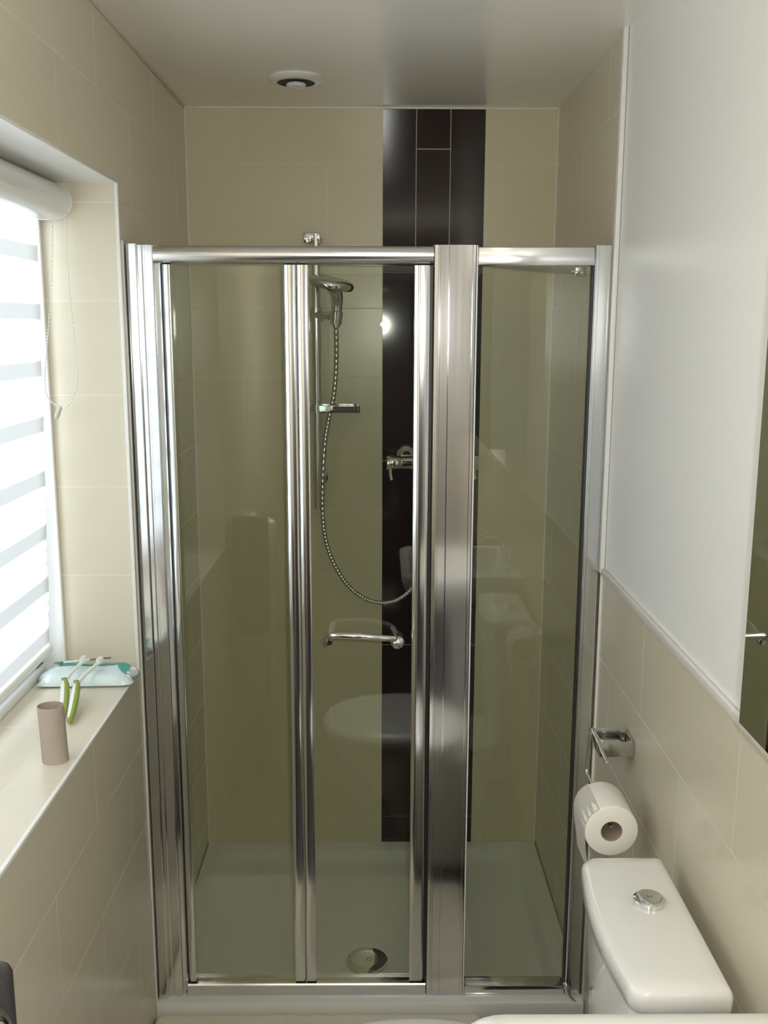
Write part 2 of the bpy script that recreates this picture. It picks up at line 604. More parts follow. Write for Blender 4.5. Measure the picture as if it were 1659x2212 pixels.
tx0, tx1, ty0, ty1 = XL + 0.001, XR - 0.001, 2.128, YB - 0.001
rings = [rrect(tx0, tx1, ty0 + 0.004, ty1, 0.003, ZF + 0.0005), rrect(tx0, tx1, ty0 + 0.002, ty1, 0.003, 0.055),
         rrect(tx0, tx1, ty0 + 0.004, ty1, 0.004, 0.063), rrect(tx0 + 0.003, tx1 - 0.003, ty0 + 0.011, ty1 - 0.003, 0.006, 0.067),
         rrect(tx0 + 0.048, tx1 - 0.048, ty0 + 0.075, ty1 - 0.045, 0.03, 0.066),
         rrect(tx0 + 0.056, tx1 - 0.056, ty0 + 0.083, ty1 - 0.053, 0.035, 0.063),
         rrect(tx0 + 0.072, tx1 - 0.072, ty0 + 0.098, ty1 - 0.085, 0.05, 0.046),
         rrect(tx0 + 0.085, tx1 - 0.085, ty0 + 0.11, ty1 - 0.10, 0.06, 0.043)]
loft(bm, rings)
link('tray_body', bm, M_TRAY, tr, smooth=35)
bm = bmesh.new()
lathe(bm, [(0, 0.010), (0.030, 0.0098), (0.048, 0.0085), (0.0545, 0.006), (0.056, 0.002), (0.056, 0.0)], (-0.022, 2.322, 0.0425), seg=64)
dr = link('drain_cover', bm, M_CHROME, tr, smooth=35)
dr['label'] = 'round chrome drain cover'
bm = bmesh.new()
for k in range(5):
    a = 2 * PI * k / 5
    lathe(bm, [(0, 0.0006), (0.0018, 0.0005), (0.0018, 0)], (-0.016 + 0.007 * math.cos(a), 2.322 + 0.007 * math.sin(a), 0.0522), seg=10)
link('drain_mark', bm, M_BLACK, dr)

# ------------------------------------------------------------------ shower enclosure
en = empty('shower_enclosure', (0, YD, 0.067))
tag(en, 'chrome framed glass shower enclosure with folding door and narrow fixed side panel', 'shower enclosure')
ZB0, ZTOP = 0.0665, 1.874


def vprof(name, outline, z0, z1, m_, parent=en, sm=35):
    return link(name, prism(bmesh.new(), outline, 2, z0, z1), m_, parent, smooth=sm)


# left wall channel: stepped section
vprof('wall_channel', [(XL + 0.0045, 2.150), (-0.5135, 2.150), (-0.512, 2.1515), (-0.512, 2.205), (XL + 0.0045, 2.205)], ZB0, ZTOP, M_POL)
vprof('door_jamb', [(-0.5118, 2.158), (-0.503, 2.158), (-0.4995, 2.161), (-0.497, 2.161), (-0.4955, 2.158), (-0.480, 2.158), (-0.478, 2.160), (-0.477, 2.166),
                    (-0.4665, 2.172), (-0.4655, 2.196), (-0.5118, 2.200)], ZB0, ZTOP - 0.002, M_POL)
vprof('jamb_seal', [(-0.4653, 2.171), (-0.4615, 2.171), (-0.4615, 2.186), (-0.4653, 2.186)], 0.10, 1.832, M_SEAL)
# centre post
vprof('centre_post', [(0.1245, 2.163), (0.127, 2.159), (0.134, 2.158), (0.1355, 2.161), (0.1385, 2.161), (0.140, 2.158), (0.1565, 2.158), (0.158, 2.1595), (0.1595, 2.158),
                      (0.2075, 2.158), (0.2085, 2.159), (0.2095, 2.158), (0.2150, 2.158), (0.2165, 2.161), (0.2165, 2.204), (0.1245, 2.204)], ZB0, ZTOP, M_SAT)
vprof('post_edge', [(0.2167, 2.1575), (0.2190, 2.156), (0.2205, 2.160), (0.2205, 2.200), (0.2167, 2.200)], ZB0, ZTOP - 0.001, M_UPVC)
# wall channel on the right
vprof('wall_channel', [(0.472, 2.160), (0.4745, 2.157), (0.478, 2.157), (0.4795, 2.159), (0.481, 2.157), (0.5045, 2.157), (0.5085, 2.1585), (XR - 0.0005, 2.168), (XR - 0.0005, 2.205), (0.472, 2.205)], ZB0, ZTOP, M_POL)
vprof('channel_seal', [(0.4690, 2.168), (0.4718, 2.166), (0.4718, 2.190), (0.4690, 2.190)], 0.092, 1.832, M_SEAL)
# header rail over the folding door: half round front
out = [(2.200, 1.833), (2.200, 1.872)]
for k in range(17):
    a = math.radians(90 + 180 * k / 16)
    out.append((2.172 + 0.020 * math.cos(a), 1.8525 + 0.0195 * math.sin(a)))
link('header_rail', prism(bmesh.new(), out, 0, -0.4775, 0.1243), M_SATH, en, smooth=60)
link('header_rail', B(0.2207, 0.4718, 2.162, 2.198, 1.832, 1.870, bev=0.002), M_SATH, en, smooth=True)
# sills
out = [(2.160, ZB0), (2.160, 0.0945), (2.163, 0.0975), (2.196, 0.0975), (2.200, ZB0)]
link('bottom_rail', prism(bmesh.new(), out, 0, -0.465, 0.1243), M_SAT, en, smooth=30)
link('bottom_rail', B(0.2207, 0.4690, 2.160, 2.198, ZB0, 0.091, bev=0.0015), M_POL, en, smooth=True)
# fixed pane
link('fixed_pane', B(0.2215, 0.4705, 2.178, 2.184, 0.088, 1.836), M_GLASS, en)
# curved end clip on the right foot
bm = bmesh.new()
pts = catmull([(0.470, 2.160, 0.100), (0.474, 2.150, 0.088), (0.482, 2.140, 0.074), (0.493, 2.131, 0.069)], 8)
tube(bm, pts, 0.005, 12, radii=[0.0055 - 0.004 * (i / (len(pts) - 1)) ** 2 for i in range(len(pts))], squash=(1.5, 0.8))
link('foot_clip', bm, M_CHROME, en, smooth=True)

# folding door: two leaves


def stile(x0, x1, f0, f1, z0, z1):
    """profile with a rounded window-side edge and a nearly flat face"""
    n = 28
    o_ = [(0.0, 0.0)]
    for k in range(n):
        t = (k + 0.5) / n
        f = f0 + (-4 - f0) * (t / 0.42) ** 0.8 if t < 0.42 else (-4 + 7 * (t - 0.42) / 0.43 if t < 0.85 else 3 + (f1 - 3) * (t - 0.85) / 0.15)
        f = math.radians(f)
        o_.append((o_[-1][0] + math.cos(f), o_[-1][1] + math.sin(f)))
    k = (x1 - x0) / o_[-1][0]
    ymin = min(p[1] for p in o_)
    o_ = [(x0 + p[0] * k, 2.1585 + (p[1] - ymin) * k) for p in o_]
    o_ += [(x1, 2.187), (x1 - 0.002, 2.189), (x0 + 0.002, 2.189), (x0, 2.187)]
    return prism(bmesh.new(), o_, 2, z0, z1)


leaves = ((-0.4600, -0.1735, ((-0.4600, -0.4435, -50, 30), (-0.1995, -0.1735, -55, 35))),
          (-0.1715, 0.1165, ((-0.1715, -0.1465, -55, 35), (0.0835, 0.1165, -50, 50))))
for i, (x0, x1, sts) in enumerate(leaves):
    g = link('door_leaf', B(sts[0][1] - 0.002, sts[1][0] + 0.002, 2.1775, 2.1825, 0.1035, 1.8315), M_GLASS, en)
    g['label'] = ('glass leaf hinged at the window side', 'glass leaf with the bar handle')[i]
    for xa, xb, fa, fb_ in sts:
        link('stile', stile(xa, xb, fa, fb_, 0.112, 1.8315), M_POL, g, smooth=25)
        link('stile_foot', B(xa + 0.001, xb - 0.001, 2.166, 2.190, 0.1005, 0.1118, bev=0.002), M_CLEAR, g, smooth=True)
    if i == 1:
        bm = bmesh.new()
        prism(bm, [(0.1167, 2.170), (0.1235, 2.170), (0.1235, 2.188), (0.1167, 2.188)], 2, 0.103, 1.8315)
        link('edge_seal', bm, M_SEAL, g)
        # bowed bar handle with two stand-offs
        hp = catmull([(-0.106, 2.1765, 0.992), (-0.104, 2.150, 0.998), (-0.100, 2.136, 1.006), (-0.088, 2.129, 1.010), (-0.03, 2.122, 1.010), (0.020, 2.128, 1.004), (0.036, 2.136, 1.000), (0.044, 2.150, 0.996), (0.047, 2.1765, 0.990)], 10)
        bm = bmesh.new()
        tube(bm, hp, 0.0072, 20)
        hb = link('door_handle', bm, M_CHROME, g, smooth=True)
        bm = bmesh.new()
        lathe(bm, [(0, 0.008), (0.007, 0.0075), (0.0095, 0.004), (0.0095, -0.004), (0.006, -0.008), (0, -0.008)], (-0.1075, 2.166, 0.984), (0, -1, 0), 28)
        link('handle_knob', bm, M_CHROME, g, smooth=True)
        bm = bmesh.new()
        lathe(bm, [(0, 0.014), (0.006, 0.013), (0.012, 0.009), (0.0155, 0.002), (0.0155, -0.004), (0.009, -0.010), (0, -0.010)], (0.051, 2.164, 0.982), (0.15, -1, 0.05), 32)
        link('handle_knob', bm, M_CHROME, g, smooth=True)

# stabilising arm from the centre post to the side wall
st = empty('stabiliser_arm', (XR, 2.48, 1.836))
tag(st, 'thin chrome stabiliser arm running from the enclosure top to a side wall bracket', 'support arm')
link('arm', tube(bmesh.new(), [(0.235, 2.204, 1.838), (0.488, 2.476, 1.836)], 0.0075, 16, squash=(1.0, 0.6)), M_CHROME, st, smooth=True)
bm = B(XR - 0.026, XR - 0.0005, 2.464, 2.490, 1.824, 1.848, bev=0.004)
link('wall_bracket', bm, M_CHROME, st, smooth=True)
link('set_screw', lathe(bmesh.new(), [(0, 0.004), (0.005, 0.003), (0.005, 0)], (0.500, 2.464, 1.836), (0, -1, 0), 16), M_CHROME, st, smooth=True)

# ------------------------------------------------------------------ shower riser set
rs = empty('shower_riser_rail', (-0.178, YB, 1.55))
tag(rs, 'chrome shower riser rail with hand shower, looping hose and soap dish clip', 'shower rail')
link('rail', tube(bmesh.new(), [(-0.170, 2.845, 1.172), (-0.170, 2.845, 1.958)], 0.0125, 28), M_CHROME, rs, smooth=True)
for z in (1.19, 1.945):
    bm = bmesh.new()
    lathe(bm, [(0.015, 0), (0.015, 0.006), (0.011, 0.010), (0.0105, 0.048), (0, 0.049)], (-0.170, YB - 0.0005, z), (0, -1, 0), 28)
    link('rail_mount', bm, M_CHROME, rs, smooth=True)
link('rail_mount', B(-0.205, -0.157, 2.834, 2.856, 1.933, 1.962, bev=0.004), M_CHROME, rs, smooth=True)
# slider and holder arm
bm = bmesh.new()
lathe(bm, [(0.0127, -0.020), (0.019, -0.019), (0.019, 0.019), (0.0127, 0.020)], (-0.170, 2.845, 1.735), (0, 0, 1), 28)
sl = link('slider', bm, M_CHROME, rs, smooth=True)
link('holder_arm', tube(bmesh.new(), [(-0.176, 2.84, 1.734), (-0.140, 2.80, 1.732), (-0.108, 2.770, 1.724)], 0.0095, 16), M_CHROME, sl, smooth=True)
bm = bmesh.new()
lathe(bm, [(0.010, -0.020), (0.0155, -0.019), (0.018, 0.016), (0.013, 0.018)], (-0.110, 2.765, 1.727), (0.08, -0.12, 1), 24)
link('holder_cup', bm, M_CHROME, sl, smooth=True)
# hand shower
hs = link('hand_shower', tube(bmesh.new(), catmull([(-0.110, 2.766, 1.70), (-0.109, 2.764, 1.735), (-0.107, 2.758, 1.772), (-0.110, 2.742, 1.797), (-0.120, 2.722, 1.812)], 6), 0.012, 20,
                              radii=[0.010 + 0.007 * min(1, k / 14) for k in range(25)]), M_CHROME, rs, smooth=True)
bm = bmesh.new()
lathe(bm, [(0, 0.012), (0.030, 0.011), (0.054, 0.006), (0.0625, -0.001), (0.0635, -0.010), (0.060, -0.016)], (-0.120, 2.700, 1.822), (0.19, -0.12, 1), 56)
link('spray_head', bm, M_CHROME, hs, smooth=50)
bm = bmesh.new()
lathe(bm, [(0.060, -0.0155), (0.055, -0.0175), (0, -0.018)], (-0.120, 2.700, 1.822), (0.19, -0.12, 1), 56)
link('spray_plate', bm, M_BLACK, hs, smooth=50)
# soap dish clip
bm = bmesh.new()
lathe(bm, [(0.0127, -0.012), (0.019, -0.011), (0.019, 0.011), (0.0127, 0.012)], (-0.170, 2.845, 1.470), (0, 0, 1), 28)
link('dish_clip', bm, M_CHROME, rs, smooth=True)
bm = bmesh.new()
box(bm, -0.162, -0.045, 2.765, 2.835, 1.462, 1.4655, bev=0.001)
for a in ((-0.160, -0.045, 2.765, 2.769), (-0.160, -0.045, 2.831, 2.835), (-0.162, -0.158, 2.765, 2.835), (-0.049, -0.045, 2.765, 2.835)):
    box(bm, *a, 1.462, 1.482, bev=0.001)
sd = link('soap_dish', bm, M_CHROME, rs, smooth=True)
link('dish_insert', B(-0.122, -0.056, 2.762, 2.7648, 1.464, 1.480, bev=0.0008), M_BLACK, sd)
# hose guide knob beside the rail foot
bm = bmesh.new()
lathe(bm, [(0.009, 0), (0.009, 0.020), (0.012, 0.022), (0.012, 0.034), (0.0, 0.035)], (-0.152, YB - 0.0005, 1.263), (0, -1, 0), 20)
lathe(bm, [(0.009, 0.0), (0.0105, 0.010), (0.007, 0.030), (0, 0.032)], (-0.152, 2.874, 1.275), (0, 0, -1), 20)
link('hose_outlet', bm, M_CHROME, rs, smooth=True)

# flexible hose
hpts = catmull([(-0.1105, 2.768, 1.704), (-0.1115, 2.785, 1.605), (-0.119, 2.795, 1.514), (-0.135, 2.80, 1.441), (-0.147, 2.80, 1.368), (-0.154, 2.80, 1.260), (-0.155, 2.80, 1.164),
                (-0.148, 2.80, 1.094), (-0.131, 2.80, 1.032), (-0.102, 2.80, 0.975), (-0.068, 2.80, 0.933), (-0.023, 2.80, 0.903), (0.025, 2.80, 0.894), (0.069, 2.80, 0.906),
                (0.112, 2.802, 0.943), (0.148, 2.81, 1.004), (0.163, 2.82, 1.109), (0.166, 2.83, 1.20), (0.166, 2.836, 1.285)], 24)
rad = [0.0062 + 0.0006 * (1 if (i % 4) < 2 else -1) for i in range(len(hpts))]
link('hose', tube(bmesh.new(), hpts, 0.006, 12, radii=rad), mat('hose_steel', (0.62, 0.63, 0.60), 0.28, 1.0), rs, smooth=60)

# bar mixer valve
va = empty('mixer_valve', (0.166, YB, 1.313))
tag(va, 'chrome bar mixer valve mounted on the dark tile strip', 'shower valve')
bm = bmesh.new()
lathe(bm, [(0, 0), (0.019, 0.0005), (0.021, 0.004), (0.021, 0.040), (0.0185, 0.043), (0.0185, 0.046), (0.0205, 0.048), (0.0205, 0.222), (0.0185, 0.225), (0.0185, 0.228), (0.021, 0.231),
           (0.021, 0.266), (0.019, 0.2695), (0, 0.270)], (0.031, 2.838, 1.309), (1, 0, 0), 32)
link('valve_body', bm, M_CHROME, va, smooth=40)
for x in (0.091, 0.241):
    bm = bmesh.new()
    lathe(bm, [(0.033, 0), (0.033, 0.004), (0.026, 0.013), (0.016, 0.022), (0.015, 0.045), (0, 0.045)], (x, YB - 0.0005, 1.325), (0, -1, 0), 32)
    link('wall_flange', bm, M_CHROME, va, smooth=40)
link('lever', tube(bmesh.new(), [(0.043, 2.832, 1.292), (0.044, 2.824, 1.275), (0.047, 2.818, 1.260)], 0.005, 12), M_CHROME, va, smooth=True)
link('lever', tube(bmesh.new(), [(0.288, 2.832, 1.292), (0.289, 2.824, 1.275), (0.290, 2.818, 1.262)], 0.005, 12), M_CHROME, va, smooth=True)

# ------------------------------------------------------------------ ceiling extractor
fn = empty('ceiling_extractor', (-0.199, 2.58, ZC))
tag(fn, 'round white ceiling extractor with a dark ring gap above the shower', 'extractor fan')
c = (-0.199, 2.58, ZC)
link('bezel', lathe(bmesh.new(), [(0.069, -0.0002), (0.0695, 0.004), (0.064, 0.009), (0.054, 0.012), (0.047, 0.0125), (0.047, 0.0003)], c, (0, 0, -1), 64), M_CER, fn, smooth=40)
link('gap_ring', lathe(bmesh.new(), [(0.0468, 0.0110), (0.0468, 0.0122), (0.0, 0.0124)], c, (0, 0, -1), 64), M_FAN, fn)
link('centre_disc', lathe(bmesh.new(), [(0.020, 0.0126), (0.024, 0.014), (0.025, 0.018), (0.022, 0.022), (0.012, 0.024), (0, 0.0245)], c, (0, 0, -1), 48), M_CER, fn, smooth=40)

# ------------------------------------------------------------------ mirror
mi = empty('mirror_cabinet', (XR, 0.69, 1.29))
tag(mi, 'mirror-fronted wall cabinet at the right edge above the wash basin', 'mirror cabinet')
XM, YM, ZM = 0.395, 0.995, 1.279
link('mirror_door', B(XM, XM + 0.005, 0.40, YM, ZM, 1.93), M_MIRROR, mi)
link('cabinet_body', B(XM + 0.005, XR + 0.0035, 0.41, YM - 0.004, ZM + 0.004, 1.925), M_UPVC, mi)

# ------------------------------------------------------------------ toilet roll holder and roll
th = empty('toilet_roll_holder', (XR, 1.84, 0.88))
tag(th, 'chrome toilet roll holder with a bent wire arm on the tiled side wall', 'toilet roll holder')
bm = bmesh.new()
box(bm, 0.4465, XR - 0.0005, 1.814, 1.820, 0.859, 0.890, bev=0.001)
box(bm, 0.4465, XR - 0.0005, 1.866, 1.872, 0.862, 0.896, bev=0.001)
box(bm, 0.4465, XR - 0.0005, 1.819, 1.867, 0.859, 0.864, bev=0.001)
link('bracket', bm, M_STEEL, th, smooth=True)
link('wall_plate', B(XR - 0.006, XR - 0.0004, 1.822, 1.864, 0.866, 0.892, bev=0.001), M_STEEL, th, smooth=True)
link('clamp', B(0.4385, 0.4480, 1.790, 1.862, 0.876, 0.896, bev=0.003), M_CHROME, th, smooth=True)
wp = [(0.437, 1.765, 0.893)] + [(0.436, 1.80, 0.899)] + catmull([(0.435, 1.836, 0.905), (0.433, 1.872, 0.911), (0.432, 1.880, 0.908), (0.431, 1.882, 0.898)], 5) + \
     catmull([(0.428, 1.882, 0.84), (0.427, 1.880, 0.822), (0.427, 1.872, 0.816), (0.427, 1.85, 0.8142)], 5) + [(0.430, 1.735, 0.8138), (0.430, 1.695, 0.8115), (0.430, 1.684, 0.805)]
wp = [(x, y - 0.045, z) for x, y, z in wp]
wire = link('wire_arm', tube(bmesh.new(), wp, 0.0033, 12), M_CHROME, th, smooth=True)

tp = empty('toilet_roll', (0.430, 1.69, 0.800))
tag(tp, 'white toilet roll hanging on the wire holder behind the cistern', 'toilet roll')
RC = (0.430, 1.632, 0.7985)
bm = bmesh.new()
lathe(bm, [(0.0200, 0), (0.046, 0.0), (0.0485, 0.002), (0.049, 0.006), (0.049, 0.098), (0.0475, 0.102), (0.0200, 0.102), (0.0200, 0)], RC, (0, 1, 0), 56)
link('paper', bm, M_PAPER, tp, smooth=50)
bm = bmesh.new()
lathe(bm, [(0.0200, 0.001), (0.0188, 0.001), (0.0188, 0.101), (0.0200, 0.101)], RC, (0, 1, 0), 40)
link('cardboard_core', bm, M_CARD, tp, smooth=50)
bm = bmesh.new()
A_, B_ = [], []
prof = [(RC[0] - 0.0492 * math.cos(math.radians(a)), RC[2] + 0.0492 * math.sin(math.radians(a))) for a in (62, 45, 30, 15, 2)] + \
       [(0.3815, 0.785), (0.3835, 0.765), (0.388, 0.740), (0.391, 0.715)]
for x, z in prof:
    A_.append(bm.verts.new((x, RC[1] + 0.001, z)))
    B_.append(bm.verts.new((x, RC[1] + 0.101, z + 0.001)))
for k in range(len(prof) - 1):
    bm.faces.new((A_[k], A_[k + 1], B_[k + 1], B_[k]))
bmesh.ops.solidify(bm, geom=bm.faces, thickness=0.0008)
link('hanging_sheet', bm, M_PAPER, tp, smooth=60)

# ------------------------------------------------------------------ toilet
to = empty('toilet', (0.3, 1.345, ZF))
tag(to, 'white close-coupled toilet with rounded cistern lid and chrome flush button', 'toilet')


def cist_ring(front, back, y0, y1, bulge, r, z, n=14):
    """plan of the cistern: straight back, bowed front with rounded corners"""
    pts = [(back, y0 + 0.006, z), (back, y1 - 0.006, z), (back - 0.006, y1, z)]
    rr = r
    for k in range(5):
        a = math.radians(90 + 90 * k / 4)
        pts.append((front + rr + rr * math.cos(a), y1 - rr + rr * math.sin(a), z))
    for k in range(1, n):
        t = k / n
        y = (y1 - rr) + (y0 - y1 + 2 * rr) * t
        pts.append((front - bulge * math.sin(PI * t), y, z))
    for k in range(5):
        a = math.radians(180 + 90 * k / 4)
        pts.append((front + rr + rr * math.cos(a), y0 + rr + rr * math.sin(a), z))
    pts.append((back - 0.006, y0, z))
    return pts


fx, bx, cy0, cy1 = 0.345, 0.486, 1.166, 1.516
R_ = lambda d, z, dx=0: cist_ring(fx + d + dx, bx - d * 0.6, cy0 + d, cy1 - d, 0.013, 0.026, z)
link('cistern_body', loft(bmesh.new(), [cist_ring(fx + 0.030, bx - 0.004, cy0 + 0.045, cy1 - 0.045, 0.010, 0.03, 0.41), cist_ring(fx + 0.022, bx - 0.004, cy0 + 0.03, cy1 - 0.03, 0.014, 0.03, 0.46),
                                        cist_ring(fx + 0.010, bx - 0.004, cy0 + 0.012, cy1 - 0.012, 0.012, 0.03, 0.70), cist_ring(fx + 0.006, bx - 0.004, cy0 + 0.008, cy1 - 0.008, 0.012, 0.03, 0.782)]), M_CER, to, smooth=50)
lid = link('cistern_lid', loft(bmesh.new(), [R_(0.004, 0.7825), R_(0.0, 0.786), R_(0.0, 0.806), R_(0.002, 0.813), R_(0.006, 0.8175), R_(0.012, 0.8205), R_(0.03, 0.822)]), M_CER, to, smooth=60)
bm = bmesh.new()
bc = (0.4262, 1.375, 0.8215)
lathe(bm, [(0.0245, 0), (0.0245, 0.006), (0.022, 0.0085), (0.0185, 0.009), (0.018, 0.0075)], bc, seg=48)
fb = link('flush_ring', bm, M_CHROME, lid, smooth=40)
bm = bmesh.new()
lathe(bm, [(0.0180, 0.006), (0.0178, 0.010), (0.014, 0.0105), (0, 0.0110)], bc, seg=48)
link('flush_button', bm, M_CHROME, lid, smooth=40)
bm = bmesh.new()
for a in ((0.4225, 0.4231, 1.372, 1.379), (0.4225, 0.4297, 1.372, 1.3726), (0.4291, 0.4297, 1.372, 1.376)):
    box(bm, *a, 0.832, 0.8328)
link('button_mark', bm, M_GREYW, lid)


def oval(cx, cy, rx0, rx1, ryy, z, n=44, p=2.3):
    pts = []
    for k in range(n):
        a = 2 * PI * k / n
        cxx, syy = math.cos(a), math.sin(a)
        ex = abs(cxx) ** (2 / p) * (1 if cxx > 0 else -1)
        ey = abs(syy) ** (2 / p) * (1 if syy > 0 else -1)
        pts.append((cx + (rx1 if ex > 0 else rx0) * ex, cy + ryy * ey, z))
    return pts


tcx, tcy = 0.075, 1.376
link('bowl', loft(bmesh.new(), [oval(0.20, tcy, 0.15, 0.16, 0.11, ZF + 0.0005), oval(0.20, tcy, 0.14, 0.16, 0.10, 0.10), oval(0.16, tcy, 0.16, 0.20, 0.12, 0.22), oval(tcx + 0.02, tcy, 0.22, 0.30, 0.175, 0.35),
                                oval(tcx, tcy, 0.225, 0.33, 0.188, 0.395), oval(tcx, tcy, 0.225, 0.33, 0.188, 0.409)]), M_CER, to, smooth=60)
link('seat', loft(bmesh.new(), [oval(tcx, tcy, 0.232, 0.215, 0.196, 0.411), oval(tcx, tcy, 0.236, 0.218, 0.199, 0.416), oval(tcx, tcy, 0.236, 0.218, 0.199, 0.427), oval(tcx, tcy, 0.232, 0.215, 0.196, 0.431)]), M_WPLA, to, smooth=60)
link('seat_lid', loft(bmesh.new(), [oval(tcx, tcy, 0.240, 0.218, 0.206, 0.433), oval(tcx, tcy, 0.244, 0.220, 0.210, 0.438), oval(tcx, tcy, 0.243, 0.220, 0.209, 0.452), oval(tcx, tcy, 0.232, 0.212, 0.199, 0.460),
                                    oval(tcx, tcy, 0.18, 0.17, 0.15, 0.464)]), M_WPLA, to, smooth=60)

# ------------------------------------------------------------------ wash basin
wb = empty('wash_basin', (0.33, 0.84, ZF))
tag(wb, 'white wash basin on a pedestal in the bottom right corner below the mirror', 'wash basin')
bx0, bx1, by0, by1 = 0.090, XR - 0.001, 0.58, 1.094
bm = bmesh.new()


def rb(d, z, r, n=8):
    xe = bx1 - (d if d > 0.02 else 0)
    return [(min(x, xe), y, z_) for x, y, z_ in rrect(bx0 + d, xe + r, by0 + d, by1 - d, r, z, n)]


loft(bm, [rb(0.10, 0.71, 0.08), rb(0.05, 0.74, 0.09), rb(0.010, 0.79, 0.075), rb(0.002, 0.82, 0.07), rb(0.0, 0.838, 0.07), rb(0.002, 0.846, 0.07), rb(0.007, 0.850, 0.066),
          rb(0.030, 0.850, 0.055), rb(0.036, 0.846, 0.055), rb(0.046, 0.80, 0.06), rb(0.08, 0.745, 0.06), rb(0.12, 0.735, 0.05)])
link('bowl', bm, M_CER, wb, smooth=60)
link('pedestal', loft(bmesh.new(), [rrect(0.27, bx1, 0.745, 0.925, 0.05, ZF + 0.0005), rrect(0.29, bx1, 0.755, 0.915, 0.05, 0.2), rrect(0.28, bx1, 0.745, 0.925, 0.05, 0.6), rrect(0.24, bx1, 0.72, 0.95, 0.05, 0.735)]), M_CER, wb, smooth=60)
bm = bmesh.new()
tube(bm, catmull([(0.478, 0.84, 0.849), (0.478, 0.84, 0.90), (0.460, 0.84, 0.935), (0.41, 0.84, 0.945), (0.375, 0.84, 0.925)], 6), 0.011, 16)
link('tap', bm, M_CHROME, wb, smooth=True)

# ------------------------------------------------------------------ bath mat
bm = bmesh.new()
rings = []
for d, z in ((0.006, ZF + 0.0008), (0.0, 0.030), (0.0, 0.040), (0.006, 0.047), (0.018, 0.0495)):
    rings.append(rrect(-0.534 + d, 0.262 - d, 1.62 + d, 2.124 - d, 0.022, z, 8))
loft(bm, rings)
bmesh.ops.triangulate(bm, faces=[f for f in bm.faces if len(f.verts) > 4])
mt = link('bath_mat', bm, M_MAT, smooth=60)
tag(mt, 'thick beige pile bath mat on the floor along the shower tray', 'bath mat')

# ------------------------------------------------------------------ things on the sill
ZSS = ZS + 0.0008
bm = bmesh.new()
lathe(bm, [(0.0232, 0), (0.0228, 0.03), (0.0226, 0.103), (0.0216, 0.103), (0.0218, 0.03), (0.0222, 0.0), (0.0232, 0)], (-0.578, 1.652, ZSS), (0, 0.0, 1), 48)
for v in bm.verts:                                   # slightly squeezed at the mouth
    t = (v.co.z - ZSS) / 0.1
    v.co.x = -0.578 + (v.co.x + 0.578) * (1 + 0.03 * t) - 0.004 * t
    v.co.y = 1.652 + (v.co.y - 1.652) * (1 - 0.10 * t) + 0.002 * t
tu = link('cardboard_tube', bm, M_CARD, smooth=50)
tag(tu, 'empty grey cardboard toilet roll tube standing on the window sill', 'cardboard tube')

# packet of wipes: a puffy film pillow with crimped ends, long side towards the room
pk = empty('wipes_packet', (-0.635, 2.04, ZSS))
tag(pk, 'pale blue packet of wipes with a teal stripe, far end of the sill', 'packet')
bm = bmesh.new()
nu, nv = 28, 14
top, botm = [], []
for i in range(nu + 1):
    u = i / nu
    rt, rb_ = [], []
    for j in range(nv + 1):
        v = j / nv
        e1 = min(1, u / 0.16, (1 - u) / 0.16)
        h = max(0.0, e1) ** 0.55 * (1 - abs(2 * v - 1) ** 4) ** 0.6
        wdt = 0.082 - 0.012 * (1 - min(1, e1 * 2))
        x = -0.736 + 0.204 * u + 0.004 * math.sin(v * 9)
        y = 1.993 + (v - 0.5) * wdt * 0.98 + 0.052 - 0.02 * (0.5 - u) * 0.4
        rt.append(bm.verts.new((x, y, ZSS + 0.006 + 0.022 * h + 0.0012 * math.sin(13 * u + 5 * v) * h + 0.008 * v)))
        rb_.append(bm.verts.new((x, y, ZSS + 0.0055 - 0.005 * h + 0.001 * v)))
    top.append(rt); botm.append(rb_)
for i in range(nu):
    for j in range(nv):
        bm.faces.new((top[i][j], top[i + 1][j], top[i + 1][j + 1], top[i][j + 1]))
        bm.faces.new((botm[i][j], botm[i][j + 1], botm[i + 1][j + 1], botm[i + 1][j]))
for i in range(nu):
    bm.faces.new((top[i][0], botm[i][0], botm[i + 1][0], top[i + 1][0]))
    bm.faces.new((top[i][nv], top[i + 1][nv], botm[i + 1][nv], botm[i][nv]))
for j in range(nv):
    bm.faces.new((top[0][j], top[0][j + 1], botm[0][j + 1], botm[0][j]))
    bm.faces.new((top[nu][j], botm[nu][j], botm[nu][j + 1], top[nu][j + 1]))
TOPZ = {}


def pack_z(u, v):
    e1 = min(1, u / 0.16, (1 - u) / 0.16)
    h = max(0.0, e1) ** 0.55 * (1 - abs(2 * v - 1) ** 4) ** 0.6
    wdt = 0.082 - 0.012 * (1 - min(1, e1 * 2))
    return Vector((-0.736 + 0.204 * u + 0.004 * math.sin(v * 9), 1.993 + (v - 0.5) * wdt * 0.98 + 0.052 - 0.02 * (0.5 - u) * 0.4,
                   ZSS + 0.006 + 0.022 * h + 0.0012 * math.sin(13 * u + 5 * v) * h + 0.008 * v))


link('film_wrap', bm, M_PACK, pk, smooth='all')
bm = bmesh.new()
prev = None
for i in range(33):
    u = 0.17 + 0.75 * i / 32
    v0, v1 = 0.66, 0.86
    if u > 0.80:
        v0 = 0.74 - (u - 0.80) * 4.2
    a = pack_z(u, v0) + Vector((0, 0, 0.0018)); b = pack_z(u, v1) + Vector((0, 0, 0.0022))
    cur = (bm.verts.new(a), bm.verts.new((a + b) / 2 + Vector((0, 0, 0.0003))), bm.verts.new(b))
    if prev:
        for q in (0, 1):
            bm.faces.new((prev[q], cur[q], cur[q + 1], prev[q + 1]))
    prev = cur
s = link('printed_stripe', bm, M_TEAL, pk, smooth='all')
s['label'] = 'teal stripe'


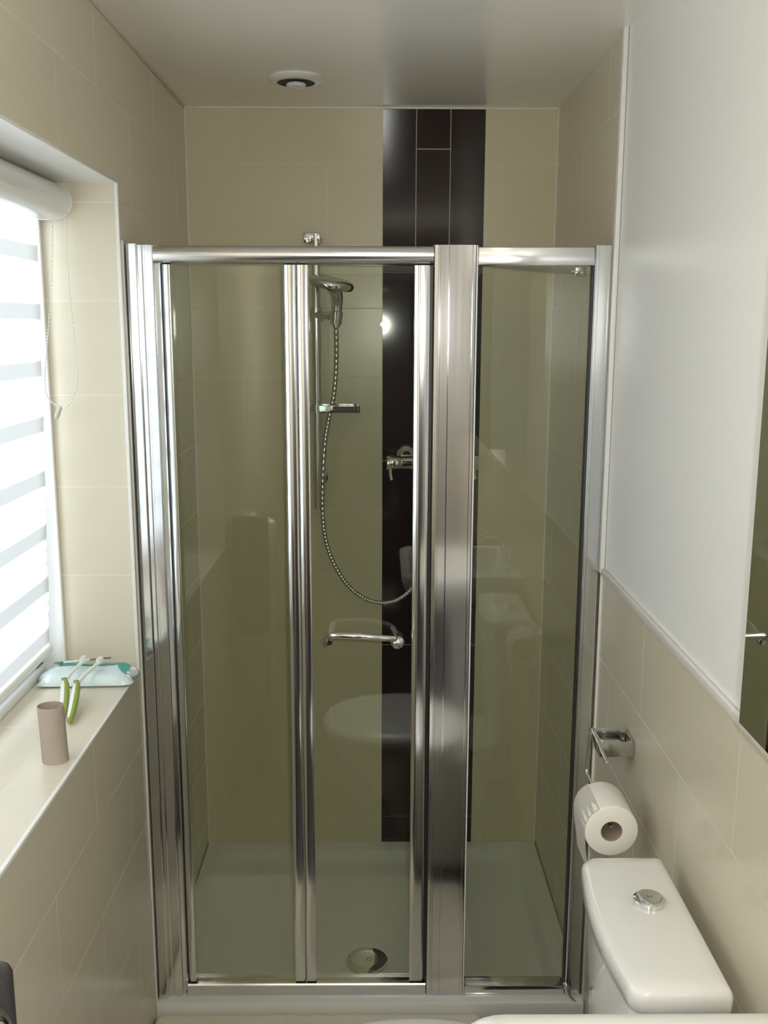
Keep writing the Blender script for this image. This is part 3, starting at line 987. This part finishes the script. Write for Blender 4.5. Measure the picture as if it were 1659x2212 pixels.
# toothbrushes
def toothbrush(name, label, P):
    """P: butt, shoulder, neck, head points of the brush axis"""
    butt, sh, neck, head = [Vector(p) for p in P]
    root = empty(name, butt)
    tag(root, label, 'toothbrush', 'toothbrushes on the window sill')
    ax = catmull([butt, butt.lerp(sh, 0.35) + Vector((0, 0, 0.002)), butt.lerp(sh, 0.75) + Vector((0, 0, 0.003)), sh], 8)
    n = len(ax)
    rr = [0.0046 + 0.0034 * math.sin(PI * (0.12 + 0.72 * k / (n - 1))) for k in range(n)]
    link('handle', tube(bmesh.new(), ax, 0.006, 14, radii=rr, squash=(0.75, 1.0)), M_WPLA, root, smooth=True)
    side = Vector(((sh - butt).y, -(sh - butt).x, 0)).normalized()
    g = [p + side * (0.0066 * math.sin(PI * min(1, 0.04 + 0.96 * (k / (n - 1)))) ** 0.6) * 0.75 + Vector((0, 0, 0.0016)) for k, p in enumerate(ax)]
    gr = [0.0038 + 0.0024 * math.sin(PI * (0.15 + 0.7 * k / (n - 1))) for k in range(n)]
    bm = bmesh.new()
    tube(bm, g, 0.004, 12, radii=gr)
    tube(bm, [butt - (sh - butt).normalized() * 0.006, butt - (sh - butt).normalized() * 0.003, butt + (sh - butt).normalized() * 0.004], 0.006, 12, radii=[0.003, 0.0055, 0.0062])
    tube(bm, [sh - side * 0.006 + Vector((0, 0, 0.003)), sh + side * 0.001 + Vector((0, 0, 0.0045)), sh + side * 0.0035 + Vector((0, 0, 0.003))], 0.0042, 12)
    q = link('grip', bm, M_GREEN, root, smooth=True)
    q['label'] = 'lime green rubber grip'
    nk = catmull([sh, sh.lerp(neck, 0.5) + Vector((0, 0, 0.001)), neck, head], 6)
    link('neck', tube(bmesh.new(), nk, 0.003, 12, radii=[0.0058 - 0.0018 * min(1, 2 * k / (len(nk) - 1)) for k in range(len(nk))]), M_WPLA, root, smooth=True)
    d = (head - neck).normalized()
    hd = link('head', tube(bmesh.new(), [head - d * 0.003, head + d * 0.004, head + d * 0.018, head + d * 0.025], 0.005, 14, radii=[0.003, 0.0058, 0.0058, 0.003], squash=(0.5, 1)), M_WPLA, root, smooth=True)
    bm = bmesh.new()
    sd_ = Vector((d.y, -d.x, 0)).normalized()
    for i in range(6):
        for j in (-1, 0, 1):
            p = head + d * (0.002 + 0.0035 * i) + sd_ * 0.003 * j
            tube(bm, [p + Vector((0, 0, 0.001)), p + Vector((0, 0, 0.010))], 0.0011, 6)
    link('bristles', bm, M_WPLA, hd)
    return root


toothbrush('toothbrush', 'white toothbrush with lime green grip, partly behind the cardboard tube', [(-0.622, 1.835, ZSS + 0.008), (-0.656, 1.960, ZSS + 0.034), (-0.650, 2.000, ZSS + 0.042), (-0.645, 2.040, ZSS + 0.045)])
toothbrush('toothbrush', 'white toothbrush with lime green grip, the one nearer the sill edge', [(-0.601, 1.812, ZSS + 0.008), (-0.627, 1.948, ZSS + 0.033), (-0.616, 2.000, ZSS + 0.042), (-0.608, 2.036, ZSS + 0.045)])

# slim grey stick behind the packet
sk = empty('slim_stick', (-0.66, 2.09, ZSS + 0.04))
tag(sk, 'slim stick with dark grey ends lying on the packet against the window reveal', 'stick')
pA, pB = Vector((-0.712, 2.066, 0.9665)), Vector((-0.592, 2.086, 0.9725))
link('shaft', tube(bmesh.new(), [pA.lerp(pB, 0.16), pA.lerp(pB, 0.62)], 0.0030, 12, squash=(0.6, 1)), M_WPLA, sk, smooth=True)
for a, b, r in ((0.0, 0.16, 0.0038), (0.62, 1.0, 0.0034)):
    link('tip', tube(bmesh.new(), [pA.lerp(pB, a), pA.lerp(pB, a + 0.02), pA.lerp(pB, b - 0.01), pA.lerp(pB, b)], r, 12, radii=[r * 0.5, r, r, r * 0.6], squash=(0.6, 1)), M_GREYW, sk, smooth=True)

# ------------------------------------------------------------------ bin in the bottom left corner
bcx, bcy, br_ = -0.449, 0.850, 0.085
bn = empty('pedal_bin', (bcx, bcy, ZF))
tag(bn, 'slim steel bin with domed lid and black hinge housing in the bottom left corner', 'bin')
link('bin_body', lathe(bmesh.new(), [(0, 0.001), (br_ - 0.006, 0.001), (br_ - 0.004, 0.02), (br_ - 0.003, 0.958), (0, 0.958)], (bcx, bcy, ZF), seg=64), M_STEEL, bn, smooth=40)
link('domed_lid', lathe(bmesh.new(), [(br_, 0.959), (br_, 0.976), (br_ - 0.004, 0.986), (br_ - 0.016, 0.998), (br_ - 0.04, 1.008), (0.02, 1.013), (0, 1.014)], (bcx, bcy, ZF), seg=64), M_CHROME, bn, smooth=40)
hx0, hx1, hy0, hy1 = -0.514, -0.385, 0.900, 0.946
link('hinge_housing', loft(bmesh.new(), [rrect(hx0, hx1, hy0, hy1, 0.020, 0.60), rrect(hx0, hx1, hy0, hy1, 0.020, 1.024), rrect(hx0 + 0.002, hx1 - 0.002, hy0 + 0.002, hy1 - 0.002, 0.018, 1.029),
                                        rrect(hx0 + 0.006, hx1 - 0.006, hy0 + 0.006, hy1 - 0.006, 0.015, 1.031)]), M_BLACK, bn, smooth=50)
